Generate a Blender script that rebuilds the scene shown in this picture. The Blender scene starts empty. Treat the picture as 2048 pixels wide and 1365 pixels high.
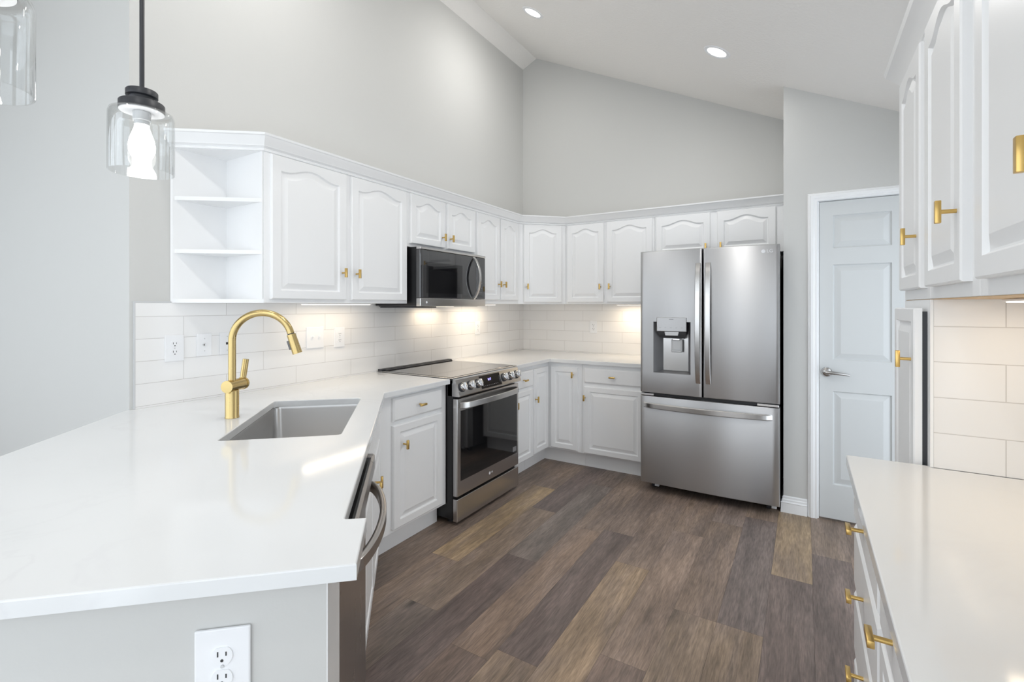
import bpy, bmesh, math, random
from mathutils import Vector, Matrix
random.seed(7)
PI = math.pi
SC = bpy.context.scene
COL = SC.collection

# ------------------------------------------------------------------ camera, world, exposure
cam_data = bpy.data.cameras.new('camera'); cam = bpy.data.objects.new('camera', cam_data); COL.objects.link(cam)
F_PX, YAW, HORIZON = 960.57, 0.5471, 611.83
cam_data.sensor_width = 36.0
cam_data.lens = 36.0 * F_PX / 2048.0
cam_data.shift_y = -(1365 / 2 - HORIZON) / 2048.0
cam_data.clip_start = 0.02
cam.location = (2.531, -4.3762, 1.372)
cam.rotation_euler = (PI / 2, 0, YAW)
SC.camera = cam
SC.view_settings.view_transform = 'Standard'
SC.view_settings.look = 'None'
SC.view_settings.gamma = 1.0
SC.view_settings.use_curve_mapping = False
SC.view_settings.exposure = 0.0
SC.cycles.max_bounces = 10
SC.cycles.diffuse_bounces = 6
SC.cycles.transparent_max_bounces = 16
SC.cycles.sample_clamp_indirect = 6.0
SC.cycles.caustics_reflective = False
SC.cycles.caustics_refractive = False

world = bpy.data.worlds.new('overcast_sky'); SC.world = world; world.use_nodes = True
wb = world.node_tree.nodes['Background']
wb.inputs['Color'].default_value = (0.86, 0.93, 1.0, 1); wb.inputs['Strength'].default_value = 2.5

def area_light(name, loc, direction, sx, sy, power, color=(1, 1, 1), spread=PI):
    d = bpy.data.lights.new(name, 'AREA'); d.shape = 'RECTANGLE'; d.size = sx; d.size_y = sy
    d.energy = power; d.color = color; d.spread = spread
    o = bpy.data.objects.new(name, d); COL.objects.link(o); o.location = loc
    o.rotation_euler = Vector(direction).to_track_quat('-Z', 'Z').to_euler()
    return o
# sky portals in unseen wall openings added to let in fill light
def portal(loc, direction, sx, sy):
    o = area_light('added_opening_portal', loc, direction, sx, sy, 1); o.data.cycles.is_portal = True
portal((-.25, -5.66, 1.42), (0, 1, 0), 6.9, 2.7)
portal((3.43, -1.49, 1.045), (-1, 0, 0), 1.26, 1.97)  # unseen doorway, added to brighten the base cabinets
portal((3.36, -4.95, 1.2), (-1, 0, 0), .9, 2.2)

# ------------------------------------------------------------------ materials
def new_mat(name):
    m = bpy.data.materials.new(name); m.use_nodes = True
    return m, m.node_tree.nodes, m.node_tree.links, m.node_tree.nodes['Principled BSDF']
def pbr(name, col, rough=0.5, metal=0.0, spec=0.5, coat=0.0, emit=None, estr=0.0):
    m, n, l, p = new_mat(name)
    p.inputs['Base Color'].default_value = (*col, 1); p.inputs['Roughness'].default_value = rough
    p.inputs['Metallic'].default_value = metal; p.inputs['Specular IOR Level'].default_value = spec
    p.inputs['Coat Weight'].default_value = coat
    if emit: p.inputs['Emission Color'].default_value = (*emit, 1); p.inputs['Emission Strength'].default_value = estr
    return m
def add_bump(m, scale, strength, dist=0.002, detail=3.0, stretch=(1, 1, 1)):
    n, l = m.node_tree.nodes, m.node_tree.links; p = n['Principled BSDF']
    tc = n.new('ShaderNodeTexCoord'); mp = n.new('ShaderNodeMapping'); mp.inputs['Scale'].default_value = stretch
    no = n.new('ShaderNodeTexNoise'); no.inputs['Scale'].default_value = scale; no.inputs['Detail'].default_value = detail
    b = n.new('ShaderNodeBump'); b.inputs['Strength'].default_value = strength; b.inputs['Distance'].default_value = dist
    l.new(tc.outputs['Object'], mp.inputs[0]); l.new(mp.outputs[0], no.inputs['Vector'])
    l.new(no.outputs['Fac'], b.inputs['Height']); l.new(b.outputs[0], p.inputs['Normal'])
    return m
def steel(name, col, rough, stretch, aniso=0.6, rot=0.0, var=0.05):
    m, n, l, p = new_mat(name)
    p.inputs['Base Color'].default_value = (*col, 1); p.inputs['Metallic'].default_value = 1.0
    p.inputs['Anisotropic'].default_value = aniso
    tc = n.new('ShaderNodeTexCoord'); mp = n.new('ShaderNodeMapping'); mp.inputs['Scale'].default_value = stretch
    no = n.new('ShaderNodeTexNoise'); no.inputs['Scale'].default_value = 60; no.inputs['Detail'].default_value = 4
    l.new(tc.outputs['Object'], mp.inputs[0]); l.new(mp.outputs[0], no.inputs['Vector'])
    mr = n.new('ShaderNodeMapRange'); mr.inputs['To Min'].default_value = rough - var; mr.inputs['To Max'].default_value = rough + var
    l.new(no.outputs['Fac'], mr.inputs[0]); l.new(mr.outputs[0], p.inputs['Roughness'])
    b = n.new('ShaderNodeBump'); b.inputs['Strength'].default_value = 0.6 * var; b.inputs['Distance'].default_value = 0.001
    l.new(no.outputs['Fac'], b.inputs['Height']); l.new(b.outputs[0], p.inputs['Normal'])
    tg = n.new('ShaderNodeTangent'); tg.direction_type = 'RADIAL'; tg.axis = 'Z'; l.new(tg.outputs[0], p.inputs['Tangent']); p.inputs['Anisotropic Rotation'].default_value = rot
    return m
M = {}
M['white'] = pbr('white_cabinet_paint', (0.87, 0.875, 0.88), 0.32)
M['white_trim'] = pbr('white_trim_paint', (0.85, 0.86, 0.87), 0.35)
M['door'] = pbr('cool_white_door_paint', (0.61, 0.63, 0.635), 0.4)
M['wall'] = add_bump(pbr('grey_wall_paint', (0.60, 0.60, 0.585), 0.75, spec=0.3), 160, 0.12)
M['ceiling'] = add_bump(pbr('ceiling_paint', (0.87, 0.85, 0.825), 0.9, spec=0.2), 55, 0.5, 0.004, 5)
M['plastic'] = pbr('white_plastic', (0.86, 0.87, 0.89), 0.3)
M['slot'] = pbr('dark_slot', (0.03, 0.03, 0.03), 0.6)
M['brass'] = steel('brushed_brass', (0.68, 0.46, 0.16), 0.30, (.3, .3, 3), 0.0, 0.0, 0.012)
M['faucet_brass'] = steel('satin_gold', (0.58, 0.44, 0.20), 0.27, (.3, .3, 3), 0.0, 0.0, 0.012)
M['steel'] = steel('brushed_stainless_steel', (0.47, 0.47, 0.475), 0.33, (9, 9, 0.03), 0.92, 0.25)
M['steel_h'] = steel('brushed_stainless_trim', (0.60, 0.59, 0.58), 0.24, (0.3, 0.3, 14), 0.0, 0.0, 0.03)
M['steel_dark'] = steel('dark_stainless_steel', (0.44, 0.42, 0.405), 0.28, (.6, .6, 0.1), 0.0, 0.0, 0.02)
M['sink'] = steel('satin_sink_steel', (0.52, 0.51, 0.50), 0.30, (0.4, 4, 1), 0.3)
M['chrome'] = pbr('polished_chrome', (0.75, 0.75, 0.76), 0.1, 1.0)
M['nickel'] = pbr('satin_nickel', (0.45, 0.44, 0.43), 0.25, 1.0)
M['black'] = pbr('black_enamel', (0.012, 0.012, 0.013), 0.3)
M['black_matte'] = pbr('black_matte_metal', (0.03, 0.032, 0.038), 0.42)
M['charcoal'] = pbr('charcoal_side_panel', (0.05, 0.052, 0.056), 0.45)
M['black_glass'] = pbr('black_glass', (0.008, 0.008, 0.009), 0.04, spec=0.8)
M['micro_glass'] = pbr('smoked_mirror_glass', (0.012, 0.012, 0.014), 0.03, spec=1.0, coat=0.6)
M['cooktop'] = pbr('cooktop_glass', (0.03, 0.026, 0.024), 0.07, spec=1.0, coat=0.6); M['cooktop'].node_tree.nodes['Principled BSDF'].inputs['IOR'].default_value = 1.8
M['grey_plastic'] = pbr('grey_plastic', (0.16, 0.16, 0.165), 0.45)
M['light_plastic'] = pbr('light_grey_plastic', (0.6, 0.61, 0.62), 0.3)
M['wood'] = pbr('raw_wood_underside', (0.72, 0.50, 0.28), 0.55)
M['bulb'] = pbr('lit_bulb', (1, 1, 1), 0.4, emit=(1, 0.98, 0.96), estr=7)
M['led'] = pbr('lit_warm_led', (1, 1, 1), 0.4, emit=(1, 0.88, 0.70), estr=1.35)
M['lens'] = pbr('lit_downlight_lens', (1, 1, 1), 0.4, emit=(1, 0.99, 0.97), estr=6)
M['digits'] = pbr('lit_violet_digits', (0.2, 0.2, 0.6), 0.4, emit=(0.45, 0.4, 1.0), estr=2.0)
M['print'] = pbr('pale_print', (0.75, 0.76, 0.78), 0.4)
M['faint_print'] = pbr('faint_grey_print', (0.22, 0.22, 0.23), 0.4)

def thin_glass():
    m, n, l, p = new_mat('clear_glass'); n.remove(p)
    out = n['Material Output']
    tr = n.new('ShaderNodeBsdfTransparent'); tr.inputs[0].default_value = (0.985, 0.99, 0.99, 1)
    gl = n.new('ShaderNodeBsdfGlossy'); gl.inputs['Roughness'].default_value = 0.03
    lw = n.new('ShaderNodeLayerWeight'); lw.inputs['Blend'].default_value = 0.22
    mr = n.new('ShaderNodeMapRange'); mr.inputs['To Min'].default_value = 0.04; mr.inputs['To Max'].default_value = 0.55
    mx = n.new('ShaderNodeMixShader')
    l.new(lw.outputs['Facing'], mr.inputs[0]); l.new(mr.outputs[0], mx.inputs[0])
    l.new(tr.outputs[0], mx.inputs[1]); l.new(gl.outputs[0], mx.inputs[2]); l.new(mx.outputs[0], out.inputs['Surface'])
    return m
M['glass'] = thin_glass()

def quartz():
    m, n, l, p = new_mat('white_quartz'); p.inputs['Roughness'].default_value = 0.09
    tc = n.new('ShaderNodeTexCoord')
    no = n.new('ShaderNodeTexNoise'); no.inputs['Scale'].default_value = 2.2; no.inputs['Detail'].default_value = 7; no.inputs['Distortion'].default_value = 1.6
    r = n.new('ShaderNodeValToRGB'); e = r.color_ramp.elements
    e[0].position = 0.475; e[0].color = (0.755, 0.765, 0.77, 1)
    e[1].position = 0.535; e[1].color = (0.755, 0.765, 0.77, 1)
    v = r.color_ramp.elements.new(0.503); v.color = (0.725, 0.73, 0.74, 1)
    n2 = n.new('ShaderNodeTexNoise'); n2.inputs['Scale'].default_value = 1.3; n2.inputs['Detail'].default_value = 2
    mx = n.new('ShaderNodeMix'); mx.data_type = 'RGBA'; mx.inputs[6].default_value = (0.755, 0.765, 0.77, 1)
    r2 = n.new('ShaderNodeMapRange'); r2.inputs['From Min'].default_value = 0.45; r2.inputs['From Max'].default_value = 0.65
    l.new(tc.outputs['Object'], no.inputs['Vector']); l.new(tc.outputs['Object'], n2.inputs['Vector'])
    l.new(no.outputs['Fac'], r.inputs[0]); l.new(n2.outputs['Fac'], r2.inputs[0]); l.new(r2.outputs[0], mx.inputs[0])
    l.new(r.outputs[0], mx.inputs[7]); l.new(mx.outputs[2], p.inputs['Base Color'])
    return m
M['quartz'] = quartz()

def tile_mat(name, axis, phase, z0=0.923):
    """4 x 16 inch running-bond tile; axis is the object axis that runs along the wall."""
    m, n, l, p = new_mat(name); p.inputs['Roughness'].default_value = 0.12
    tc = n.new('ShaderNodeTexCoord'); sx = n.new('ShaderNodeSeparateXYZ'); l.new(tc.outputs['Object'], sx.inputs[0])
    ad = n.new('ShaderNodeMath'); ad.inputs[1].default_value = phase; l.new(sx.outputs[axis], ad.inputs[0])
    az = n.new('ShaderNodeMath'); az.inputs[1].default_value = -z0; l.new(sx.outputs[2], az.inputs[0])
    cb = n.new('ShaderNodeCombineXYZ'); l.new(ad.outputs[0], cb.inputs[0]); l.new(az.outputs[0], cb.inputs[1])
    br = n.new('ShaderNodeTexBrick'); br.offset = 0.5; br.offset_frequency = 2
    br.inputs['Scale'].default_value = 1.0; br.inputs['Brick Width'].default_value = 0.3945; br.inputs['Row Height'].default_value = 0.1
    br.inputs['Mortar Size'].default_value = 0.0013; br.inputs['Mortar Smooth'].default_value = 0.1; br.inputs['Bias'].default_value = 0.0
    br.inputs['Color1'].default_value = (0.82, 0.815, 0.81, 1); br.inputs['Color2'].default_value = (0.85, 0.845, 0.84, 1)
    br.inputs['Mortar'].default_value = (0.60, 0.585, 0.57, 1)
    l.new(cb.outputs[0], br.inputs['Vector']); l.new(br.outputs['Color'], p.inputs['Base Color'])
    b = n.new('ShaderNodeBump'); b.invert = True; b.inputs['Strength'].default_value = 0.4; b.inputs['Distance'].default_value = 0.002
    l.new(br.outputs['Fac'], b.inputs['Height']); l.new(b.outputs[0], p.inputs['Normal'])
    return m

def lin(c): return tuple(((v / 255) / 12.92 if v / 255 < .04045 else ((v / 255 + .055) / 1.055) ** 2.4) for v in c)
def floor_mat():
    m, n, l, p = new_mat('rustic_plank_floor')
    at = n.new('ShaderNodeAttribute'); at.attribute_name = 'plank'
    uv = n.new('ShaderNodeUVMap'); uv.uv_map = 'grain'
    mp = n.new('ShaderNodeMapping'); mp.inputs['Scale'].default_value = (30, 2.6, 1); l.new(uv.outputs[0], mp.inputs[0])
    no = n.new('ShaderNodeTexNoise'); no.inputs['Scale'].default_value = 1.6; no.inputs['Detail'].default_value = 8; no.inputs['Roughness'].default_value = 0.62; no.inputs['Distortion'].default_value = 0.9
    l.new(mp.outputs[0], no.inputs['Vector'])
    mp2 = n.new('ShaderNodeMapping'); mp2.inputs['Scale'].default_value = (4.5, 1.1, 1); l.new(uv.outputs[0], mp2.inputs[0])
    n2 = n.new('ShaderNodeTexNoise'); n2.inputs['Scale'].default_value = 2.0; n2.inputs['Detail'].default_value = 4; l.new(mp2.outputs[0], n2.inputs['Vector'])
    mp3 = n.new('ShaderNodeMapping'); mp3.inputs['Scale'].default_value = (190, 16, 1); l.new(uv.outputs[0], mp3.inputs[0])
    n3 = n.new('ShaderNodeTexNoise'); n3.inputs['Scale'].default_value = 1.0; n3.inputs['Detail'].default_value = 2; l.new(mp3.outputs[0], n3.inputs['Vector'])
    g = n.new('ShaderNodeMapRange'); g.inputs['From Min'].default_value = 0.3; g.inputs['From Max'].default_value = 0.7; g.inputs['To Min'].default_value = 1.10; g.inputs['To Max'].default_value = 2.0; l.new(no.outputs['Fac'], g.inputs[0])
    g2 = n.new('ShaderNodeMapRange'); g2.inputs['From Min'].default_value = 0.3; g2.inputs['From Max'].default_value = 0.7; g2.inputs['To Min'].default_value = 0.72; g2.inputs['To Max'].default_value = 1.26; l.new(n2.outputs['Fac'], g2.inputs[0])
    g3 = n.new('ShaderNodeMapRange'); g3.inputs['From Min'].default_value = 0.25; g3.inputs['From Max'].default_value = 0.75; g3.inputs['To Min'].default_value = 0.72; g3.inputs['To Max'].default_value = 1.28; l.new(n3.outputs['Fac'], g3.inputs[0])
    mu = n.new('ShaderNodeMath'); mu.operation = 'MULTIPLY'; l.new(g.outputs[0], mu.inputs[0]); l.new(g2.outputs[0], mu.inputs[1])
    mu2 = n.new('ShaderNodeMath'); mu2.operation = 'MULTIPLY'; l.new(mu.outputs[0], mu2.inputs[0]); l.new(g3.outputs[0], mu2.inputs[1])
    # knots
    mpk = n.new('ShaderNodeMapping'); mpk.inputs['Scale'].default_value = (5.2, 1.7, 1); l.new(uv.outputs[0], mpk.inputs[0])
    vo = n.new('ShaderNodeTexVoronoi'); vo.inputs['Scale'].default_value = 0.9; l.new(mpk.outputs[0], vo.inputs['Vector'])
    kr = n.new('ShaderNodeMapRange'); kr.inputs['From Min'].default_value = 0.02; kr.inputs['From Max'].default_value = 0.12; kr.inputs['To Min'].default_value = 0.35; kr.inputs['To Max'].default_value = 1.0; l.new(vo.outputs['Distance'], kr.inputs[0])
    mu3 = n.new('ShaderNodeMath'); mu3.operation = 'MULTIPLY'; l.new(mu2.outputs[0], mu3.inputs[0]); l.new(kr.outputs[0], mu3.inputs[1])
    mpw = n.new('ShaderNodeMapping'); mpw.inputs['Scale'].default_value = (7.0, 1.3, 1); mpw.inputs['Location'].default_value = (3, 9, 0); l.new(uv.outputs[0], mpw.inputs[0])
    nw = n.new('ShaderNodeTexNoise'); nw.inputs['Scale'].default_value = 1.4; nw.inputs['Detail'].default_value = 6; nw.inputs['Distortion'].default_value = 0.6; l.new(mpw.outputs[0], nw.inputs['Vector'])
    rw = n.new('ShaderNodeMapRange'); rw.inputs['From Min'].default_value = 0.42; rw.inputs['From Max'].default_value = 0.66; rw.inputs['To Max'].default_value = 0.5; l.new(nw.outputs['Fac'], rw.inputs[0])
    mw_ = n.new('ShaderNodeMix'); mw_.data_type = 'RGBA'; mw_.inputs[7].default_value = (*lin((98, 87, 82)), 1); l.new(rw.outputs[0], mw_.inputs[0]); l.new(at.outputs['Color'], mw_.inputs[6])
    vm = n.new('ShaderNodeVectorMath'); vm.operation = 'SCALE'; l.new(mw_.outputs[2], vm.inputs[0]); l.new(mu3.outputs[0], vm.inputs['Scale'])
    l.new(vm.outputs[0], p.inputs['Base Color'])
    p.inputs['Roughness'].default_value = 0.42
    b = n.new('ShaderNodeBump'); b.inputs['Strength'].default_value = 0.15; b.inputs['Distance'].default_value = 0.002
    l.new(no.outputs['Fac'], b.inputs['Height']); l.new(b.outputs[0], p.inputs['Normal'])
    return m
M['floor'] = floor_mat()
M['groove'] = pbr('dark_plank_joint', (0.05, 0.042, 0.038), 0.6)

# ------------------------------------------------------------------ mesh helpers
class MB:
    def __init__(s): s.bm = bmesh.new()
    def box(s, x0, x1, y0, y1, z0, z1, bev=0.0, mat=None, seg=2):
        x0, x1 = min(x0, x1), max(x0, x1); y0, y1 = min(y0, y1), max(y0, y1); z0, z1 = min(z0, z1), max(z0, z1)
        r = bmesh.ops.create_cube(s.bm, size=1.0); vs = r['verts']
        for v in vs: v.co = Vector((x0 + (v.co.x + .5) * (x1 - x0), y0 + (v.co.y + .5) * (y1 - y0), z0 + (v.co.z + .5) * (z1 - z0)))
        if bev > 0:
            es = list({e for v in vs for e in v.link_edges})
            r = bmesh.ops.bevel(s.bm, geom=es, offset=bev, segments=seg, affect='EDGES', profile=0.5)
            vs = list({v for f in r['faces'] for v in f.verts} | {v for v in vs if v.is_valid})
        if mat is not None: bmesh.ops.transform(s.bm, matrix=mat, verts=[v for v in vs if v.is_valid])
        return s
    def loops(s, rings, cap0=True, cap1=True, closed=True):
        R = [[s.bm.verts.new(p) for p in ring] for ring in rings]
        n = len(R[0])
        for a, b in zip(R[:-1], R[1:]):
            for i in range(n if closed else n - 1):
                j = (i + 1) % n
                try: s.bm.faces.new((a[i], a[j], b[j], b[i]))
                except ValueError: pass
        if cap0: s.bm.faces.new(list(reversed(R[0])))
        if cap1: s.bm.faces.new(R[-1])
        return R
    def prism(s, poly, z0, z1):
        s.loops([[(x, y, z0) for x, y in poly], [(x, y, z1) for x, y in poly]]); return s
    def cyl(s, a, b, r0, r1=None, n=24, cap=True):
        a, b = Vector(a), Vector(b); r1 = r0 if r1 is None else r1
        d = (b - a).normalized(); q = d.to_track_quat('Z', 'Y').to_matrix()
        rings = [[p + q @ Vector((r * math.cos(2 * PI * i / n), r * math.sin(2 * PI * i / n), 0)) for i in range(n)] for p, r in ((a, r0), (b, r1))]
        s.loops(rings, cap, cap); return s
    def lathe(s, prof, c=(0, 0, 0), n=40, mat=None, cap0=True, cap1=True):
        rings = []
        for r, z in prof:
            ring = [Vector((r * math.cos(2 * PI * i / n), r * math.sin(2 * PI * i / n), z)) for i in range(n)]
            if mat is not None: ring = [mat @ p for p in ring]
            rings.append([p + Vector(c) for p in ring])
        s.loops(rings, cap0, cap1); return s
    def tube(s, pts, r, n=16, up=None, prof=None):
        pts = [Vector(p) for p in pts]; rings = []; ref = Vector(up) if up else None
        for i, p in enumerate(pts):
            t = (pts[min(i + 1, len(pts) - 1)] - pts[max(i - 1, 0)]).normalized()
            if ref is None: ref = Vector((0, 0, 1)) if abs(t.z) < 0.9 else Vector((1, 0, 0))
            u = (ref - t * ref.dot(t)).normalized(); v = t.cross(u)
            rr = r[i] if isinstance(r, (list, tuple)) else r
            pr = prof if prof else [(math.cos(2 * PI * k / n), math.sin(2 * PI * k / n)) for k in range(n)]
            rings.append([p + u * a * rr + v * b * rr for a, b in pr])
            if not up: ref = u
        s.loops(rings); return s
    def build(s, name, mat, parent=None, smooth=None, loc=None, rz=None):
        bmesh.ops.recalc_face_normals(s.bm, faces=s.bm.faces)
        me = bpy.data.meshes.new(name); s.bm.to_mesh(me); s.bm.free(); me.materials.append(mat)
        if smooth is not None:
            me.shade_smooth()
            me.set_sharp_from_angle(angle=math.radians(smooth))
        o = bpy.data.objects.new(name, me); COL.objects.link(o)
        if parent: o.parent = parent
        if loc: o.location = loc
        if rz: o.rotation_euler.z = rz
        return o
def tag(o, label=None, cat=None, group=None, kind=None):
    if label: o['label'] = label
    if cat: o['category'] = cat
    if group: o['group'] = group
    if kind: o['kind'] = kind
    return o
def thing(name, label, cat, loc=(0, 0, 0), rz=0.0, group=None):
    o = bpy.data.objects.new(name, None); COL.objects.link(o); o.empty_display_size = 0.1
    o.location = loc; o.rotation_euler.z = rz
    return tag(o, label, cat, group)
def text_mesh(name, body, size, mat, parent, matrix, depth=0.0006):
    c = bpy.data.curves.new(name, 'FONT'); c.body = body; c.size = size; c.extrude = depth; c.align_x = 'CENTER'; c.align_y = 'CENTER'
    t = bpy.data.objects.new(name + '_font', c); COL.objects.link(t)
    me = bpy.data.meshes.new_from_object(t.evaluated_get(bpy.context.evaluated_depsgraph_get()))
    bpy.data.objects.remove(t); bpy.data.curves.remove(c)
    me.transform(matrix); me.materials.clear(); me.materials.append(mat); me.name = name
    o = bpy.data.objects.new(name, me); COL.objects.link(o); o.parent = parent
    return o

def arch_shape(k):
    """cathedral arch: 0 at the shoulders, 1 at the crown"""
    a = abs(2 * k - 1)
    if a > 0.86: return 0.0
    return 0.5 + 0.5 * math.cos(PI * a / 0.86)
def outline(u0, u1, v0, v1, rise, na):
    """closed outline, bottom-left first; top edge has na+1 points following the arch (v1 = crown height)"""
    pts = [(u0, v0), (u1, v0)]
    for i in range(na + 1):
        k = 1 - i / na
        pts.append((u0 + (u1 - u0) * k, v1 - rise * (1 - arch_shape(k))))
    return pts
def panel_slab(mb, W, H, th, panels, bev=0.004, field=0.03, deep=0.0095):
    """slab x 0..W, z 0..H, front at y=-th, back at y=0; panels: list of (u0,u1,v0,v1,rise) stacked bottom to top"""
    panels = sorted(panels, key=lambda p: p[2]); cuts = [bev]
    for a, b in zip(panels[:-1], panels[1:]): cuts.append((a[3] + b[2]) / 2)
    cuts.append(H - bev)
    P = lambda u, v, w: Vector((u, -w, v))
    back = [P(0, 0, 0), P(W, 0, 0), P(W, H, 0), P(0, H, 0)]
    e1 = [P(0, 0, th - bev), P(W, 0, th - bev), P(W, H, th - bev), P(0, H, th - bev)]
    fr = [P(bev, bev, th), P(W - bev, bev, th), P(W - bev, H - bev, th), P(bev, H - bev, th)]
    mb.loops([back, e1, fr], cap0=True, cap1=False)
    for (u0, u1, v0, v1, rise), c0, c1 in zip(panels, cuts[:-1], cuts[1:]):
        na = 20 if rise > 0 else 1
        o = outline(bev, W - bev, c0, c1, 0, na)
        L = [[P(u, v, th) for u, v in o]]
        for d, w in ((0, th), (0.003, th - deep * 0.55), (0.006, th - deep), (0.010, th - deep), (0.010 + field, th - 0.001)):
            L.append([P(u, v, w) for u, v in outline(u0 + d, u1 - d, v0 + d, v1 - d, rise, na)])
        mb.loops(L, cap0=False, cap1=True)
    return mb

PULL_CACHE = {}
def pull(parent, x, z, y=0.0, vertical=True, name='pull_handle'):
    """brass T-bar pull standing on the plane y (front is -y)"""
    if vertical not in PULL_CACHE:
        mb = MB(); mb.cyl((0, 0.001, 0), (0, -0.027, 0), 0.0048, n=14)
        if vertical: mb.box(-.0065, .0065, -.037, -.026, -.025, .025, .0012)
        else: mb.box(-.025, .025, -.037, -.026, -.0065, .0065, .0012)
        o = mb.build(name, M['brass'], smooth=40); PULL_CACHE[vertical] = o.data
    else:
        o = bpy.data.objects.new(name, PULL_CACHE[vertical]); COL.objects.link(o)
    o.parent = parent; o.location = (x, y, z); o['label'] = 'brushed brass T-shaped pull'
    return o

TH = 0.02
def cab_door(cab, x0, x1, z0, z1, arch=True, knob=None, field=0.026, name='door', sx=0.048, rail=0.042, dy=0.0):
    W, H = x1 - x0, z1 - z0
    mb = panel_slab(MB(), W, H, TH, [(sx, W - sx, rail, H - 0.040, 0.034 if arch else 0.0)], field=field)
    o = mb.build(name, M['white'], cab, smooth=11); o.location = (x0, dy, z0)
    if knob: pull(o, knob[0] - x0, knob[1] - z0, -TH, True)
    return o
def cab_drawer(cab, x0, x1, z0, z1, knob=True):
    W, H = x1 - x0, z1 - z0
    P = lambda u, v, w: Vector((u, -w, v)); L = []
    for d, w in ((0, 0), (0, TH - .008), (.004, TH - .004), (.010, TH)):
        L.append([P(d, d, w), P(W - d, d, w), P(W - d, H - d, w), P(d, H - d, w)])
    mb = MB(); mb.loops(L); o = mb.build('drawer', M['white'], cab, smooth=25); o.location = (x0, 0, z0)
    if knob: pull(o, W / 2, H / 2, -TH, False)
    return o
def cabinet(name, label, cat, loc, rz, W, D, z0, z1, doors=(), drawers=(), toe=0.0, group=None, body_mat=None):
    c = thing(name, label, cat, loc, rz, group)
    mb = MB()
    mb.box(0, W, 0, D, z0, z1, 0.0015)
    mb.build('carcass', body_mat or M['white'], c)
    if toe:
        MB().box(0, W, toe, toe + .018, 0.0, z0, 0).build('toe_kick', M['white'], c)
        MB().box(0, W, toe + .018, D, 0.0, z0 - .001, 0).build('base_plinth', M['white'], c)
    for d in doors: cab_door(c, *d)
    for d in drawers: cab_drawer(c, *d)
    return c

def sweep(path, prof, left=True):
    """mitred moulding: path of (x, y); prof of (outward, z); outward is to the right of travel unless left"""
    n = len(path); rings = []
    P = [Vector((p[0], p[1])) for p in path]
    for i in range(n):
        d0 = (P[i] - P[i - 1]).normalized() if i > 0 else None
        d1 = (P[i + 1] - P[i]).normalized() if i < n - 1 else None
        nn = lambda d: Vector((-d.y, d.x)) if left else Vector((d.y, -d.x))
        if d0 is None: m = nn(d1)
        elif d1 is None: m = nn(d0)
        else:
            m = (nn(d0) + nn(d1)).normalized(); m = m / max(0.2, m.dot(nn(d0)))
        rings.append([(P[i].x + m.x * o, P[i].y + m.y * o, z) for o, z in prof])
    mb = MB(); mb.loops(rings); return mb

# peninsula frame: s runs along its kitchen front away from the wall, t out towards the kitchen
O = Vector((0.648, -2.572)); E1 = Vector((0.683, -0.730)).normalized(); E2 = Vector((-E1.y, E1.x))
def PW(s, t): q = O + E1 * s + E2 * t; return (q.x, q.y)
PEN_RZ = math.atan2(-E1.y, -E1.x)        # local +x = -E1, local +y = -E2 (inwards), local z up

# ------------------------------------------------------------------ room shell
def ceil_z(x): return 3.93 - 0.487 * (x - 0.162) if x > 0.162 else (3.93 - 0.46 * (0.162 - x) if x > 0 else 3.8555)
def wall_poly(name, pts, mat, thick):
    """vertical wall: pts = list of (x,y,z) in one plane; thick = offset vector behind"""
    t = Vector(thick); mb = MB(); a = [Vector(p) for p in pts]
    mb.loops([a, [p + t for p in a]]); o = mb.build(name, mat); return tag(o, kind='structure')
# floor made of individual planks in one mesh
TONES = [(107, 95, 88), (112, 98, 89), (117, 103, 93), (103, 92, 87), (114, 99, 90), (121, 106, 94), (109, 97, 90), (101, 91, 86)]
TAN, TAN2, DARK, MID, GREYP = (142, 122, 95), (134, 116, 98), (86, 76, 75), (112, 98, 89), (100, 93, 90)
ROWS = {  # row index from x=0.765: list of (joint y, tone beyond the joint towards the camera)
    0: [(-.55, MID), (-1.15, TAN), (-2.33, (118, 103, 93)), (-3.55, DARK)],
    1: [(-.2, DARK), (-1.51, (118, 104, 93)), (-2.71, (106, 96, 90)), (-3.9, MID)],
    2: [(-.9, GREYP), (-2.12, DARK), (-3.2, MID)],
    3: [(-.4, MID), (-1.62, (118, 101, 90)), (-2.84, (104, 90, 84))],
    4: [(-.35, (108, 95, 88)), (-1.57, DARK), (-2.77, (124, 108, 94)), (-3.99, MID)],
    5: [(-.66, (114, 100, 92)), (-1.882, TAN2), (-3.1, (122, 106, 93))],
    6: [(-.2, MID), (-1.36, (120, 105, 96)), (-2.58, (106, 92, 86)), (-3.8, TAN)],
    7: [(-.55, (112, 100, 94)), (-1.1, MID), (-2.14, (118, 104, 92)), (-3.36, DARK)],
    8: [(-.92, (98, 90, 89)), (-2.138, (122, 107, 93)), (-3.36, MID)],
    9: [(-.39, (132, 115, 94)), (-1.594, (94, 84, 82)), (-2.81, MID)],
    10: [(-.5, (110, 97, 88)), (-1.25, (90, 80, 78)), (-2.47, GREYP)],
}
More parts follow.
